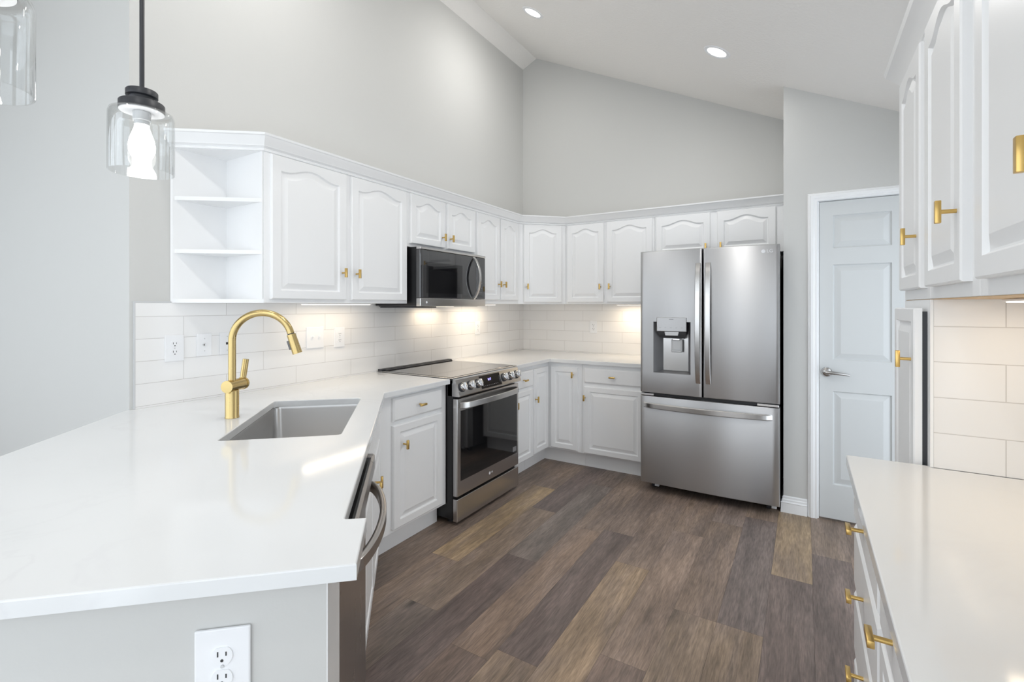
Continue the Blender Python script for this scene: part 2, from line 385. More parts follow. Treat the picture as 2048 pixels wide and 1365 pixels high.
def make_floor():
    bm = bmesh.new(); colr = bm.loops.layers.float_color.new('plank'); uvl = bm.loops.layers.uv.new('grain')
    rnd = random.Random(3); gap = 0.0004
    for i in range(-31, 15):
        x0 = 0.765 + 0.18 * i; x1 = x0 + 0.18
        js = ROWS.get(i)
        segs = []
        if js:
            y = 0.05; tone = rnd.choice(TONES); cuts = [(y, tone)] + js
            last = js[-1][0]
            while last > -5.7: last -= 1.22; cuts.append((last, rnd.choice(TONES)))
        else:
            cuts = [(0.05, rnd.choice(TONES))]; last = 0.05 - rnd.uniform(.2, 1.2)
            while last > -5.7: cuts.append((last, rnd.choice(TONES))); last -= 1.22
            cuts.append((last, TONES[0]))
        for (ya, t), (yb, _) in zip(cuts[:-1], cuts[1:]):
            vs = [bm.verts.new(p) for p in ((x0 + gap, yb + gap, 0), (x1 - gap, yb + gap, 0), (x1 - gap, ya - gap, 0), (x0 + gap, ya - gap, 0))]
            f = bm.faces.new(vs); c = lin(tuple(m + (v - m) * .85 - q for v, m, q in zip(t, (112, 98.5, 88), (4, 5, 7)))); off = (rnd.uniform(0, 40), rnd.uniform(0, 40))
            for lp in f.loops:
                lp[colr] = (*c, 1); lp[uvl].uv = (lp.vert.co.x - x0 + off[0], lp.vert.co.y - ya + off[1])
    # dark bed under the joints, same mesh so the floor is one object
    a, b, c, d = -4.9, 3.5, -5.75, 0.05
    vs = [bm.verts.new(p) for p in ((a, c, -.0015), (b, c, -.0015), (b, d, -.0015), (a, d, -.0015))]; bm.faces.new(vs).material_index = 1
    vb = [bm.verts.new(p) for p in ((a, c, -.06), (b, c, -.06), (b, d, -.06), (a, d, -.06))]; bm.faces.new(list(reversed(vb))).material_index = 1
    for i in range(4):
        j = (i + 1) % 4; bm.faces.new((vs[j], vs[i], vb[i], vb[j])).material_index = 1
    me = bpy.data.meshes.new('floor'); bm.to_mesh(me); bm.free(); me.materials.append(M['floor']); me.materials.append(M['groove'])
    o = bpy.data.objects.new('floor', me); COL.objects.link(o); tag(o, kind='structure')
make_floor()
M['bounce_carpet'] = add_bump(pbr('pale_bounce_carpet', (0.62, 0.60, 0.57), 0.95, spec=0.1), 300, 0.3)
XR, XL, YB = 3.30, -3.8, -5.6
tag(MB().box(XL, XR, YB, -4.75, .0005, .012).build('floor_bounce_carpet', M['bounce_carpet']), kind='structure')  # unseen pale floor covering, added to bounce light up to the ceiling
DW_X, DW_Y = 2.411, -0.70          # pantry wall corner
wall_poly('wall_left', [(0, .1, 0), (0, -3.45, 0), (0, -3.45, ceil_z(0)), (0, .1, ceil_z(0))], M['wall'], (-.12, 0, 0))
wall_poly('wall_return', [(-.12, -3.45, 0), (XL, -3.45, 0), (XL, -3.45, 3.8555), (-.12, -3.45, 3.8555)], M['wall'], (0, .1, 0))
wall_poly('wall_back', [(0, 0, 0), (XR, 0, 0), (XR, 0, ceil_z(XR)), (.162, 0, 3.93), (0, 0, ceil_z(0))], M['wall'], (0, .1, 0))
# pantry wall with a door opening 2.605..3.062, 2.045 high
DX0, DX1, DZ = 2.602, 3.066, 2.048
wall_poly('wall_pantry', [(DW_X, DW_Y, 0), (DX0, DW_Y, 0), (DX0, DW_Y, DZ), (DX1, DW_Y, DZ), (DX1, DW_Y, 0), (XR, DW_Y, 0), (XR, DW_Y, ceil_z(XR)), (DW_X, DW_Y, ceil_z(DW_X))], M['wall'], (0, .1, 0))
wall_poly('wall_pantry_side', [(DW_X, DW_Y + .1, 0), (DW_X, 0, 0), (DW_X, 0, ceil_z(DW_X)), (DW_X, DW_Y + .1, ceil_z(DW_X))], M['wall'], (.09, 0, 0))
# unseen outer walls; the openings in them are added to admit fill light
def wall_with_holes(name, axis, c, a0, a1, z1, holes, thick):
    mb = MB()
    xs = sorted({a0, a1, *[h[0] for h in holes], *[h[1] for h in holes]})
    for p, q in zip(xs[:-1], xs[1:]):
        hs = [h for h in holes if h[0] <= p + 1e-6 and h[1] >= q - 1e-6]
        spans = [(0, z1)] if not hs else [(0, hs[0][2]), (hs[0][3], z1)]
        for s0, s1 in spans:
            if s1 - s0 < 1e-4: continue
            if axis == 'y': mb.box(p, q, c, c + thick, s0, s1)
            else: mb.box(c, c + thick, p, q, s0, s1)
    return tag(mb.build(name, M['wall']), kind='structure')
wall_with_holes('wall_rear', 'y', YB, XL, XR, 3.93, [(-3.7, -2.62, .06, 2.78), (-2.48, -1.40, .06, 2.78), (-1.10, -.08, .06, 2.78), (.06, 1.10, .06, 2.78), (1.34, 2.16, .06, 2.30), (2.32, 3.2, .06, 2.30)], -.12)
wall_with_holes('wall_far_left', 'x', XL, YB, -3.45, 3.8555, [], -.12)
wall_with_holes('wall_right', 'x', XR, YB, DW_Y, ceil_z(XR), [(-5.4, -4.5, .06, 2.3), (-2.12, -.86, .06, 2.03)], .12)  # both openings are unseen and added for side light
mb = MB()
prof = [(XL - .12, 3.8555), (0, 3.8555), (.162, 3.93), (XR + .1, ceil_z(XR + .1))]
mb.loops([[(x, y, z) for x, z in prof] + [(x, y, z + .1) for x, z in reversed(prof)] for y in (.1, YB - .12)])
tag(mb.build('ceiling', M['ceiling']), kind='structure')

# door casing and baseboard
cas = [(0, 0), (.006, .010), (.014, .012), (.018, .018), (.034, .018), (.040, .014), (.052, .016), (.056, .010), (.056, 0)]
def casing():
    mb = MB(); rings = []
    X0, X1, Z = DX0, DX1, DZ - .004
    for (x, z, sx, sz) in ((X0, 0, -1, 0), (X0, Z, -1, 1), (X1, Z, 1, 1), (X1, 0, 1, 0)):
        rings.append([(x + sx * (.056 - o), DW_Y - h, z + sz * (.056 - o) * (1 if sz else 0)) for o, h in cas])
    mb.loops(rings)
    # jamb lining
    mb.box(X0, X0 + .008, DW_Y, DW_Y + .1, 0, Z); mb.box(X1 - .008, X1, DW_Y, DW_Y + .1, 0, Z); mb.box(X0, X1, DW_Y, DW_Y + .1, Z - .001, Z + .004)
    return tag(mb.build('trim_1', M['white_trim'], smooth=30), kind='structure')
casing()
bbp = [(0, 0), (.016, 0), (.016, .012), (.013, .062), (.016, .066), (.010, .074), (.010, .084), (.006, .090), (.006, .102), (0, .108)]
tag(sweep([(DW_X, -.35), (DW_X, DW_Y), (DX0 - .056, DW_Y)], bbp, left=False).build('baseboard_pantry', M['white_trim'], smooth=25), kind='structure')
tag(sweep([(-.001, -3.45), (XL, -3.45)], bbp, left=True).build('baseboard_return', M['white_trim'], smooth=25), kind='structure')

# pantry door leaf
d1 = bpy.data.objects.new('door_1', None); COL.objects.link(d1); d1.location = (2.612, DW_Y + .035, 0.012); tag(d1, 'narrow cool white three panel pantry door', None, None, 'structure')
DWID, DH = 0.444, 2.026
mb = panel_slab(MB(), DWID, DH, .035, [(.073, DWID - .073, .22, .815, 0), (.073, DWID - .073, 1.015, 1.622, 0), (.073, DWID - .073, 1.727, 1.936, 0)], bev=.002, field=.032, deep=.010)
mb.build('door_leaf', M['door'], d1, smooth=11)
mb = MB(); mb.cyl((.04, -.034, .935), (.04, -.043, .935), .031, .029, 32); mb.cyl((.04, -.043, .935), (.04, -.050, .935), .027, .020, 32)
mb.cyl((.04, -.045, .935), (.04, -.082, .935), .011, .010, 20)
mb.tube([(.032, -.080, .937), (.055, -.083, .937), (.09, -.082, .934), (.125, -.078, .930), (.158, -.070, .926)], [.011, .012, .010, .008, .006], 14)
o = mb.build('door_handle', M['nickel'], d1, smooth=50); o['label'] = 'satin nickel lever handle'
MB().box(-.0005, .0015, -.034, -.008, .89, .95).build('latch_plate', M['nickel'], d1)

# ------------------------------------------------------------------ wall tile
def splash(name, label, mb, mat): return tag(mb.build(name, mat), label, 'backsplash')
TL = tile_mat('white_subway_tile_left', 1, 3.237); TB = tile_mat('white_subway_tile_back', 0, -.287); TR = tile_mat('white_subway_tile_right', 0, -2.99 - .19725, 0.9135)
splash('tile_backsplash', 'white subway tile backsplash on the long left wall behind faucet and range', MB().box(.0005, .008, -3.43, -.0005, .9145, 1.3855), TL)
splash('tile_backsplash', 'white subway tile backsplash on the back wall left of the refrigerator', MB().box(.0085, 1.50, -.008, -.0005, .9145, 1.3855), TB)
mb = MB(); mb.box(-.0005, .009, -3.436, -3.430, .9145, 1.392); mb.box(-.0005, .009, -3.430, -3.29, 1.386, 1.392)
tag(mb.build('tile_edge_trim', M['light_plastic']), 'thin grey metal edge strip along the left end of the tile', 'trim strip')

# ------------------------------------------------------------------ upper cabinets, left run (face x=.325)
UZ0, UZ1, FX = 1.386, 2.128, 0.325
def left_upper(label, y0, y1, doors, z0=UZ0, name='wall_cabinet'):
    ds = [(a - y0, b - y0, c, d, True, (k[0] - y0, k[1]) if k else None) for a, b, c, d, k in doors]
    return cabinet(name, label, 'cabinet', (FX, y0, 0), PI / 2, y1 - y0, FX - .0015, z0, UZ1, ds)
# open angled end shelf
sh = thing('corner_shelf', 'white open angled end shelf with two inner shelves beside the pendant light', 'shelf', (0, 0, 0))
T0, T1, T2 = (.0015, -3.291), (.325, -3.034), (.0015, -3.034)
def tri(z0, z1, i=0.0): return MB().prism([(T0[0], T0[1] + i), (T1[0] - i * .6, T1[1] - .0), (T2[0], T2[1])], z0, z1)
tri(1.386, 1.404).build('bottom_board', M['white'], sh); tri(2.11, 2.128).build('top_board', M['white'], sh)
for z in (1.637, 1.886):
    MB().prism([(.012, -3.278), (.318, -3.040), (.012, -3.040)], z - .018, z).build('shelf_board', M['white'], sh)
mb = MB(); mb.box(.0015, .012, -3.285, -3.040, 1.404, 2.11); mb.build('back_panel', M['white'], sh)
MB().box(.0015, .322, -3.0405, -3.034, 1.404, 2.11).build('side_panel', M['white'], sh)
a, b = Vector((T0[0], T0[1])), Vector((T1[0], T1[1])); dd = (b - a).normalized()
MB().prism([tuple(a + Vector((0, 0))), tuple(a + dd * .012), tuple(a + dd * .012 + Vector((0, .012))), (a.x, a.y + .012)], 1.404, 2.11).build('edge_stile', M['white'], sh)
left_upper('white double door wall cabinet between the open end shelf and the microwave', -3.033, -2.066,
           [(-3.005, -2.562, 1.405, 2.106, (-2.593, 1.553)), (-2.527, -2.084, 1.405, 2.106, (-2.497, 1.553))])
left_upper('short white two door wall cabinet directly above the microwave', -2.065, -1.322,
           [(-2.048, -1.704, 1.781, 2.106, (-1.733, 1.853)), (-1.672, -1.338, 1.781, 2.106, (-1.645, 1.853))], z0=1.758)
left_upper('narrow white two door wall cabinet right of the microwave', -1.321, -.648,
           [(-1.305, -.981, 1.420, 2.106, (-1.008, 1.55)), (-.958, -.676, 1.420, 2.106, (-.93, 1.55))])
# diagonal corner wall cabinet
cc = thing('corner_wall_cabinet', 'white diagonal corner wall cabinet with one arched door', 'cabinet', (.325, -.647, 0), PI / 4)
mb = MB(); poly = [(.325, -.6465), (.6465, -.325), (.6465, -.0015), (.0015, -.0015), (.0015, -.6465)]
cr = Matrix.Rotation(-PI / 4, 4, 'Z')
mb.prism([tuple((cr @ Vector((x - .325, y + .647, 0))).xy) for x, y in poly], UZ0, UZ1); mb.build('carcass', M['white'], cc)
cab_door(cc, .048, .408, 1.403, 2.106, True, (.078, 1.545))
def back_upper(label, x0, x1, doors, z0=UZ0, d=.3235):
    ds = [(a - x0, b - x0, c, e, True, (k[0] - x0, k[1]) if k else None) for a, b, c, e, k in doors]
    return cabinet('wall_cabinet', label, 'cabinet', (x0, -.325, 0), 0, x1 - x0, d, z0, UZ1, ds)
back_upper('white two door wall cabinet on the back wall left of the refrigerator', .648, 1.4595,
           [(.668, 1.019, 1.403, 2.106, (.992, 1.54)), (1.047, 1.444, 1.403, 2.106, (1.078, 1.54))])
back_upper('short white two door wall cabinet above the refrigerator', 1.4605, 2.4095,
           [(1.475, 1.897, 1.79, 2.106, (1.868, 1.838)), (1.948, 2.351, 1.79, 2.106, (1.977, 1.838))], z0=1.772)
crown_prof = [(0, 2.112), (.006, 2.112), (.009, 2.119), (.006, 2.124), (.016, 2.131), (.020, 2.131), (.022, 2.137), (.040, 2.158), (.047, 2.171), (.053, 2.174), (.055, 2.184), (0, 2.184)]
tag(sweep([(.0015, -3.292), (.3255, -3.0345), (.3255, -.6475), (.647, -.3255), (2.409, -.3255)], [(max(o, .0005), z) for o, z in crown_prof], left=False).build('crown_moulding', M['white'], smooth=25),
    'white crown moulding running along the top of the left and back wall cabinets', 'moulding')

# ------------------------------------------------------------------ microwave
mw = thing('microwave', 'stainless and black over-the-range microwave', 'microwave', (0, 0, 0))
MY0, MY1 = -2.046, -1.309
MB().box(.009, .385, MY0 + .004, MY1 - .004, 1.372, 1.756, .003).build('body', M['black'], mw)
mb = MB(); mb.box(.386, .420, MY0, -1.424, 1.422, 1.738, .004); mb.build('door', M['micro_glass'], mw)
mb = MB(); mb.box(.4202, .4206, -1.985, -1.60, 1.455, 1.66); mb.build('window', M['black_glass'], mw)
mb = MB(); mb.box(.386, .420, -1.4225, MY1, 1.422, 1.738, .004); mb.build('control_panel', M['micro_glass'], mw)
mb = MB(); mb.box(.386, .4215, MY0, MY1, 1.739, 1.755, .003); mb.build('top_strip', M['steel_h'], mw)
mb = MB(); mb.box(.386, .4215, MY0, MY1, 1.368, 1.421, .003); mb.build('bottom_strip', M['steel_h'], mw)
pts = [];
for i in range(25):
    k = i / 24; pts.append((.421 + .058 * math.sin(PI * k) ** .7, -1.462, 1.425 + .305 * k))
MBh = MB(); MBh.tube(pts, 1.0, up=(0, 1, 0), prof=[(.012, .004), (.009, .007), (-.009, .007), (-.012, .004), (-.012, -.004), (-.009, -.007), (.009, -.007), (.012, -.004)])
MBh.build('handle', M['steel_h'], mw, smooth=40)
for j in range(8): MB().box(.4202, .4207, -1.385 + .022 * (j % 2), -1.375 + .022 * (j % 2), 1.47 + .035 * (j // 2), 1.4735 + .035 * (j // 2)).build('key_mark', M['faint_print'], mw)
mb = MB(); mb.cyl((.4214, -1.985, 1.395), (.4219, -1.985, 1.395), .008, n=24)
mb.build('emblem', M['print'], mw)
mb = MB(); mb.box(.03, .36, -2.03, -1.33, 1.366, 1.3715); mb.box(.03, .33, -2.02, -1.78, 1.358, 1.3655, .002); mb.build('vent_grille', M['black_matte'], mw)
for y in (-1.66, -1.47): MB().box(.06, .16, y, y + .1, 1.3625, 1.3655).build('cooktop_lamp', M['led'], mw)

# ------------------------------------------------------------------ range
rg = thing('range', 'stainless steel slide-in electric range with black glass cooktop', 'stove', (0, 0, 0))
RY0, RY1 = -2.012, -1.258
mb = MB(); mb.box(.03, .655, RY0, RY1, .035, .905, .002); mb.build('body', M['black'], rg)
for x, y in ((.08, RY0 + .05), (.08, RY1 - .05), (.60, RY0 + .05), (.60, RY1 - .05)):
    MB().cyl((x, y, 0), (x, y, .036), .017, n=16).build('foot', M['black_matte'], rg)
mb = MB(); mb.box(.02, .668, RY0 - .012, RY1 + .012, .9155, .9205, .0015); mb.build('cooktop_frame', M['steel_h'], rg)
mb = MB(); mb.box(.05, .645, RY0 + .004, RY1 - .004, .9205, .9228, .001); mb.build('cooktop', M['cooktop'], rg)
mb = MB(); mb.box(.012, .052, RY0 - .012, RY1 + .002, .9207, .934, .003); mb.box(.052, .075, RY0 + .01, RY1 - .02, .923, .929, .002); mb.build('rear_vent', M['black_matte'], rg)
mb = MB(); sec = [(.62, .9145), (.672, .9145), (.678, .908), (.712, .812), (.708, .806), (.62, .806)]
mb.loops([[(x, y, z) for x, z in sec] for y in (RY0, RY1)]); mb.build('control_panel', M['steel_h'], rg, smooth=20)
pn = Vector((.096, 0, .034)).normalized()         # outward normal of the sloped panel
def panel_pt(y, k, off=0.0): p = Vector((.678, y, .908)).lerp(Vector((.712, y, .812)), k); return p + pn * off
ez = Vector((.034, 0, -.096)).normalized(); ey = Vector((0, 1, 0))
pm = lambda y, k, off: Matrix(((ey.x, -ez.x, pn.x, 0), (ey.y, -ez.y, pn.y, 0), (ey.z, -ez.z, pn.z, 0), (0, 0, 0, 1)))
def pmat(y, k, off=0.0):
    m = pm(y, k, off); p = panel_pt(y, k, off); m.translation = p; return m
kn_mesh = None
for y in (-1.967, -1.880, -1.796, -1.476, -1.391, -1.306):
    mb = MB(); mt = pmat(y, .50)
    mb.lathe([(.030, .0005), (.030, .006), (.027, .009)], mat=mt, n=36)
    mb.build('knob_bezel', M['black_matte'], rg, smooth=40)
    mb = MB(); mb.lathe([(.025, .008), (.025, .026), (.023, .030), (.021, .031)], mat=mt, n=36)
    mb.box(-.0065, .0065, -.024, .024, .028, .040, .003, mat=mt)
    mb.build('knob', M['chrome'], rg, smooth=40)
mb = MB(); mb.box(-.122, .122, -.043, .043, .0002, .0018, .0005, mat=pmat(-1.643, .5)); dsp = mb.build('display', M['black_glass'], rg)
text_mesh('clock_digits', '8:17', .022, M['digits'], dsp, pmat(-1.655, .40, .0022))
for j in range(9): MB().box(-.10 + .021 * j, -.091 + .021 * j, -.029, -.026, .0019, .0023, mat=pmat(-1.643, .5)).build('key_mark', M['faint_print'], dsp)
# oven door
od = MB(); od.box(.656, .690, RY0 + .003, RY1 - .003, .180, .790, .004); odo = od.build('oven_door', M['steel_h'], rg)
mb = MB(); mb.box(.6895, .6915, -1.972, -1.283, .272, .712, .0008); w = mb.build('oven_window', M['black_glass'], odo)
hp = []
for i in range(21):
    k = i / 20; hp.append((.694 + .050 * (math.sin(PI * k) ** .35 if 0 < k < 1 else 0), -1.985 + .70 * k, .748))
mb = MB(); mb.tube(hp, 1.0, up=(0, 0, 1), prof=[(.019, .003), (.016, .006), (-.016, .006), (-.019, .003), (-.019, -.003), (-.016, -.006), (.016, -.006), (.019, -.003)]); mb.build('oven_handle', M['steel_h'], odo, smooth=40)
mb = MB(); mb.cyl((.6902, -1.647, .226), (.6908, -1.647, .226), .010, n=24); mb.build('emblem', M['print'], odo)
text_mesh('emblem_letters', 'LG', .016, M['print'], odo, Matrix(((0, 0, 1, .6906), (1, 0, 0, -1.618), (0, 1, 0, .226), (0, 0, 0, 1))))
mb = MB(); mb.box(.6917, .6920, -1.345, -1.296, .290, .325); mb.build('rating_sticker', M['faint_print'], odo)
mb = MB(); mb.box(.656, .690, RY0 + .003, RY1 - .003, .022, .164, .004); mb.build('storage_drawer', M['steel_h'], rg)

# ------------------------------------------------------------------ base cabinets
BX, BZ0, BZ1, TOE = .607, .128, .8835, .072
cabinet('base_cabinet', 'white base cabinet with one drawer and one door between the sink corner and the range', 'cabinet', (BX, -2.588, 0), PI / 2, .570, .59, BZ0, BZ1,
        [(.105, .516, .150, .715, False, (.180, .603))], [(.105, .516, .738, .866)], TOE)
cabinet('base_cabinet', 'narrow white base cabinet with drawer and door right of the range', 'cabinet', (BX, -1.252, 0), PI / 2, .352, .59, BZ0, BZ1,
        [(.012, .342, .135, .692, False, (.045, .6))], [(.012, .342, .712, .848)], TOE)
ck = thing('corner_base_cabinet', 'white inside corner base cabinet with two narrow doors meeting at a right angle', 'cabinet', (.607, -.8995, 0), PI / 2)
lc = lambda x, y: (y + .8995, -(x - .607))        # world to local of a left-run cabinet
mb = MB(); mb.prism([lc(*p) for p in ((.0015, -.8995), (.607, -.8995), (.607, -.607), (.928, -.607), (.928, -.0015), (.0015, -.0015))], BZ0, BZ1); mb.build('carcass', M['white'], ck)
mb = MB(); mb.prism([lc(*p) for p in ((.0015, -.8995), (.536, -.8995), (.536, -.536), (.928, -.536), (.928, -.0015), (.0015, -.0015))], 0, BZ0 - .001); mb.build('toe_kick', M['white'], ck)
cab_door(ck, .008, .262, .143, .846, False, (.018, .597), sx=.042)
o = cab_door(ck, 0, .250, .143, .846, False, (.212, .786), sx=.042)
o.location = (*lc(.643, -.607), .143); o.rotation_euler.z = -PI / 2
cabinet('base_cabinet', 'white base cabinet with drawer and wide door left of the refrigerator', 'cabinet', (.929, -.607, 0), 0, .541, .605, BZ0, BZ1,
        [(.024, .528, .139, .695, False, (.034, .603))], [(.024, .528, .727, .852)], TOE)

# ------------------------------------------------------------------ worktops
def slab(name, label, pts, holes, z0, z1, mat, bev=.003):
    bm = bmesh.new(); edges = []
    for ring in [pts] + holes:
        vs = [bm.verts.new((x, y, z1)) for x, y in ring]
        edges += [bm.edges.new((vs[i], vs[(i + 1) % len(vs)])) for i in range(len(vs))]
    bmesh.ops.triangle_fill(bm, edges=edges, use_beauty=True)
    bmesh.ops.recalc_face_normals(bm, faces=bm.faces)
    if bm.faces[0].normal.z < 0: bmesh.ops.reverse_faces(bm, faces=bm.faces)
    top = list(bm.faces)
    r = bmesh.ops.extrude_face_region(bm, geom=top)
    for v in [g for g in r['geom'] if isinstance(g, bmesh.types.BMVert)]: v.co.z = z0
    bmesh.ops.recalc_face_normals(bm, faces=bm.faces)
    es = [e for e in bm.edges if len(e.link_faces) == 2 and abs(e.calc_face_angle(0)) > 1.2 and e.verts[0].co.z > z1 - 1e-5 and e.verts[1].co.z > z1 - 1e-5]
    bmesh.ops.bevel(bm, geom=es, offset=bev, segments=2, affect='EDGES', profile=.5)
    me = bpy.data.meshes.new(name); bm.to_mesh(me); bm.free(); me.materials.append(mat)
    o = bpy.data.objects.new(name, me); COL.objects.link(o)
    return tag(o, label, 'countertop')
CZ0, CZ1 = .885, .914
def rrect(s0, s1, t0, t1, r, n=6):
    out = []
    for cx_, cy_, a in ((s1 - r, t1 - r, 0), (s0 + r, t1 - r, PI / 2), (s0 + r, t0 + r, PI), (s1 - r, t0 + r, 1.5 * PI)):
        for i in range(n + 1):
            b = a + PI / 2 * i / n; out.append((cx_ + r * math.cos(b), cy_ + r * math.sin(b)))
    return out
hole = [PW(s, t) for s, t in rrect(.118, .81, -.505, -.106, .018)]
slab('worktop', 'white quartz peninsula worktop with the sink cutout, left of the range',
     [(.001, -2.026), (.648, -2.026), (.648, -2.572), PW(1.516, 0), PW(1.52, .003), PW(1.524, .046), PW(1.714, .046), PW(1.714, -1.088), PW(.10, -1.084), (.001, -3.432)],
     [hole], CZ0, CZ1, M['quartz'])
slab('worktop', 'white quartz corner worktop between the range and the refrigerator',
     [(.001, -1.245), (.648, -1.245), (.648, -.648), (1.472, -.648), (1.472, -.001), (.001, -.001)], [], CZ0, CZ1, M['quartz'])

# sink bowl
sk = thing('sink', 'stainless steel undermount sink set in the peninsula worktop', 'sink', (*PW(.46, -.3), 0), math.atan2(E1.y, E1.x))
mb = MB(); rings = []
for ins, z, r in ((-.006, .884, .024), (-.004, .8845, .024), (-.002, .872, .03), (0, .70, .035), (.012, .672, .04), (.04, .662, .04), (.12, .658, .05)):
    rings.append([(x, y, z) for x, y in rrect(-.346 + ins, .346 - ins, -.2 + ins, .2 - ins, r)])
outer = [[(x, y, z) for x, y in rrect(-.346 + i, .346 - i, -.2 + i, .2 - i, .03)] for i, z in ((-.006, .884), (-.006, .80), (-.004, .66), (.1, .652))]
mb.loops(rings, cap0=False, cap1=True); mb.loops(outer, cap0=False, cap1=True)
mb.build('bowl', M['sink'], sk, smooth=40)
mb = MB(); mb.lathe([(.001, .661), (.034, .661), (.044, .6645), (.046, .662), (.046, .659)], n=32, cap1=False); mb.build('drain', M['chrome'], sk, smooth=40)

# faucet: local x along E2 (towards the kitchen)
fx = thing('faucet', 'satin gold pull-down gooseneck kitchen faucet', 'faucet', (*PW(.449, -.578), CZ1), math.atan2(E2.y, E2.x))
mb = MB(); mb.lathe([(.0265, .0003), (.0265, .004), (.0255, .006), (.0255, .110), (.024, .113)], n=40); mb.build('base', M['faucet_brass'], fx, smooth=40)
mb = MB(); mb.cyl((-.008, -.036, .131), (.018, .060, .131), .0245, n=40); mb.build('mixer_body', M['faucet_brass'], fx, smooth=40)
mb = MB(); mb.cyl((.018, .0605, .131), (.0205, .070, .131), .0265, n=40); mb.tube([(.020, .066, .150), (.024, .068, .185), (.030, .070, .232)], [.0115, .0125, .012], 20); mb.build('lever', M['faucet_brass'], fx, smooth=40)
R = .1135; pts = [(0, 0, .110), (0, 0, .155), (0, 0, .20), (0, 0, .26), (0, 0, .315)]
for i in range(1, 27):
    a = PI - (PI * 1.0 - math.radians(14)) * i / 26; pts.append((R + R * math.cos(a), 0, .315 + R * math.sin(a)))
mb = MB(); mb.tube(pts, .0142, 24); mb.build('spout', M['faucet_brass'], fx, smooth=40)
e = Vector(pts[-1]); dn = (Vector(pts[-1]) - Vector(pts[-2])).normalized()
mb = MB(); mb.cyl(e - dn * .002, e + dn * .004, .0135, n=24); mb.build('collar', M['black_matte'], fx)
mb = MB(); mb.cyl(e + dn * .004, e + dn * .088, .0175, .0195, 32); spr = mb.build('spray_head', M['faucet_brass'], fx, smooth=40)
q = dn.to_track_quat('Z', 'Y').to_matrix().to_4x4(); side = Vector((-dn.z, 0, dn.x)); side = side if side.x < 0 else -side
c = e + dn * .046 + side * .0185
MB().box(-.005, .005, -.007, .007, -.019, .019, .002, mat=Matrix.Translation(c) @ q).build('spray_button', M['grey_plastic'], spr)

# ------------------------------------------------------------------ peninsula cabinets
sb = cabinet('sink_base_cabinet', 'white sink base cabinet under the peninsula beside the dishwasher', 'cabinet', (*PW(.902, -.038), 0), PEN_RZ, .868, .045, BZ0, .8835,
        [(.012, .430, .15, .69, False, (.40, .60)), (.440, .850, .15, .69, False, (.47, .60))], [], .06)
for a, b in ((.012, .430), (.440, .850)): cab_drawer(sb, a, b, .715, .86, False)
# sink base side / rear so that the bowl hangs in a cupboard
mb = MB(); mb.box(.010, .028, .046, .58, .06, .8835); mb.box(.84, .858, .046, .30, .06, .8835); mb.box(.010, .858, .58, .598, .06, .8835); mb.box(.028, .84, .046, .58, .13, .148); mb.build('cupboard_sides', M['white'], sb)
dw = thing('dishwasher', 'stainless steel dishwasher with curved bar handle under the peninsula worktop', 'dishwasher', (*PW(1.512, 0), 0), PEN_RZ)
DWW = .606
MB().box(.004, DWW - .004, .05, .60, .06, .872, .002).build('tub', M['charcoal'], dw)
MB().box(.004, DWW - .004, .10, .12, .0, .09).build('toe_panel', M['black_matte'], dw)
mb = MB(); mb.box(0, DWW, .012, .049, .095, .795, .004); mb.build('door', M['steel_dark'], dw)
mb = MB(); sec = [(.049, .80), (-.004, .80), (-.018, .818), (-.018, .862), (-.012, .868), (.049, .870)]
mb.loops([[(x, y, z) for y, z in sec] for x in (0, DWW)]); cp = mb.build('control_strip', M['steel_dark'], dw, smooth=30)
MB().box(.05, DWW - .05, -.010, .010, .8685, .8705).build('touch_bar', M['black_glass'], cp)
hp = []
for i in range(25):
    k = i / 24; hp.append((.035 + (DWW - .07) * k, .010 - .072 * (math.sin(PI * k) ** .5 if 0 < k < 1 else 0), .775))
mb = MB(); mb.tube(hp, 1.0, up=(0, 0, 1), prof=[(.017, .004), (.013, .009), (-.013, .009), (-.017, .004), (-.017, -.004), (-.013, -.009), (.013, -.009), (.017, -.004)]); mb.build('handle', M['steel_dark'], dw, smooth=50)
# half wall that closes the end and the living-room side of the peninsula
pw = thing('peninsula_half_wall', 'grey painted half wall closing the near end of the peninsula', 'half wall', (0, 0, 0))
S0, S1 = 1.522, 1.668
mb = MB(); mb.prism([PW(S0, -.012), PW(S1 - .0005, -.012), PW(S1 - .0005, -.80), PW(.40, -.80), PW(.40, -.70), PW(S0, -.70)], 0, .8835); mb.build('wall_core', M['wall'], pw)
mb = MB(); mb.prism([PW(S0, -.010), PW(S1, -.010), PW(S1, -.0118), PW(S0, -.0118)], 0, .8835); mb.build('end_stile', M['white'], pw)
tp = [(0, .840), (.010, .840), (.014, .846), (.014, .852), (.010, .856), (.010, .866), (.016, .8735), (.016, .8835), (0, .8835)]
mb = sweep([PW(S1, -.011), PW(S1, -.80), PW(.40, -.80)], [(o + .0008, z) for o, z in tp], left=False); mb.build('cap_moulding', M['wall'], pw, smooth=25)
mb = sweep([PW(S1, -.011), PW(S1, -.80), PW(.40, -.80)], [(o + .0008, z) for o, z in bbp], left=False); mb.build('base_moulding', M['white_trim'], pw, smooth=25)

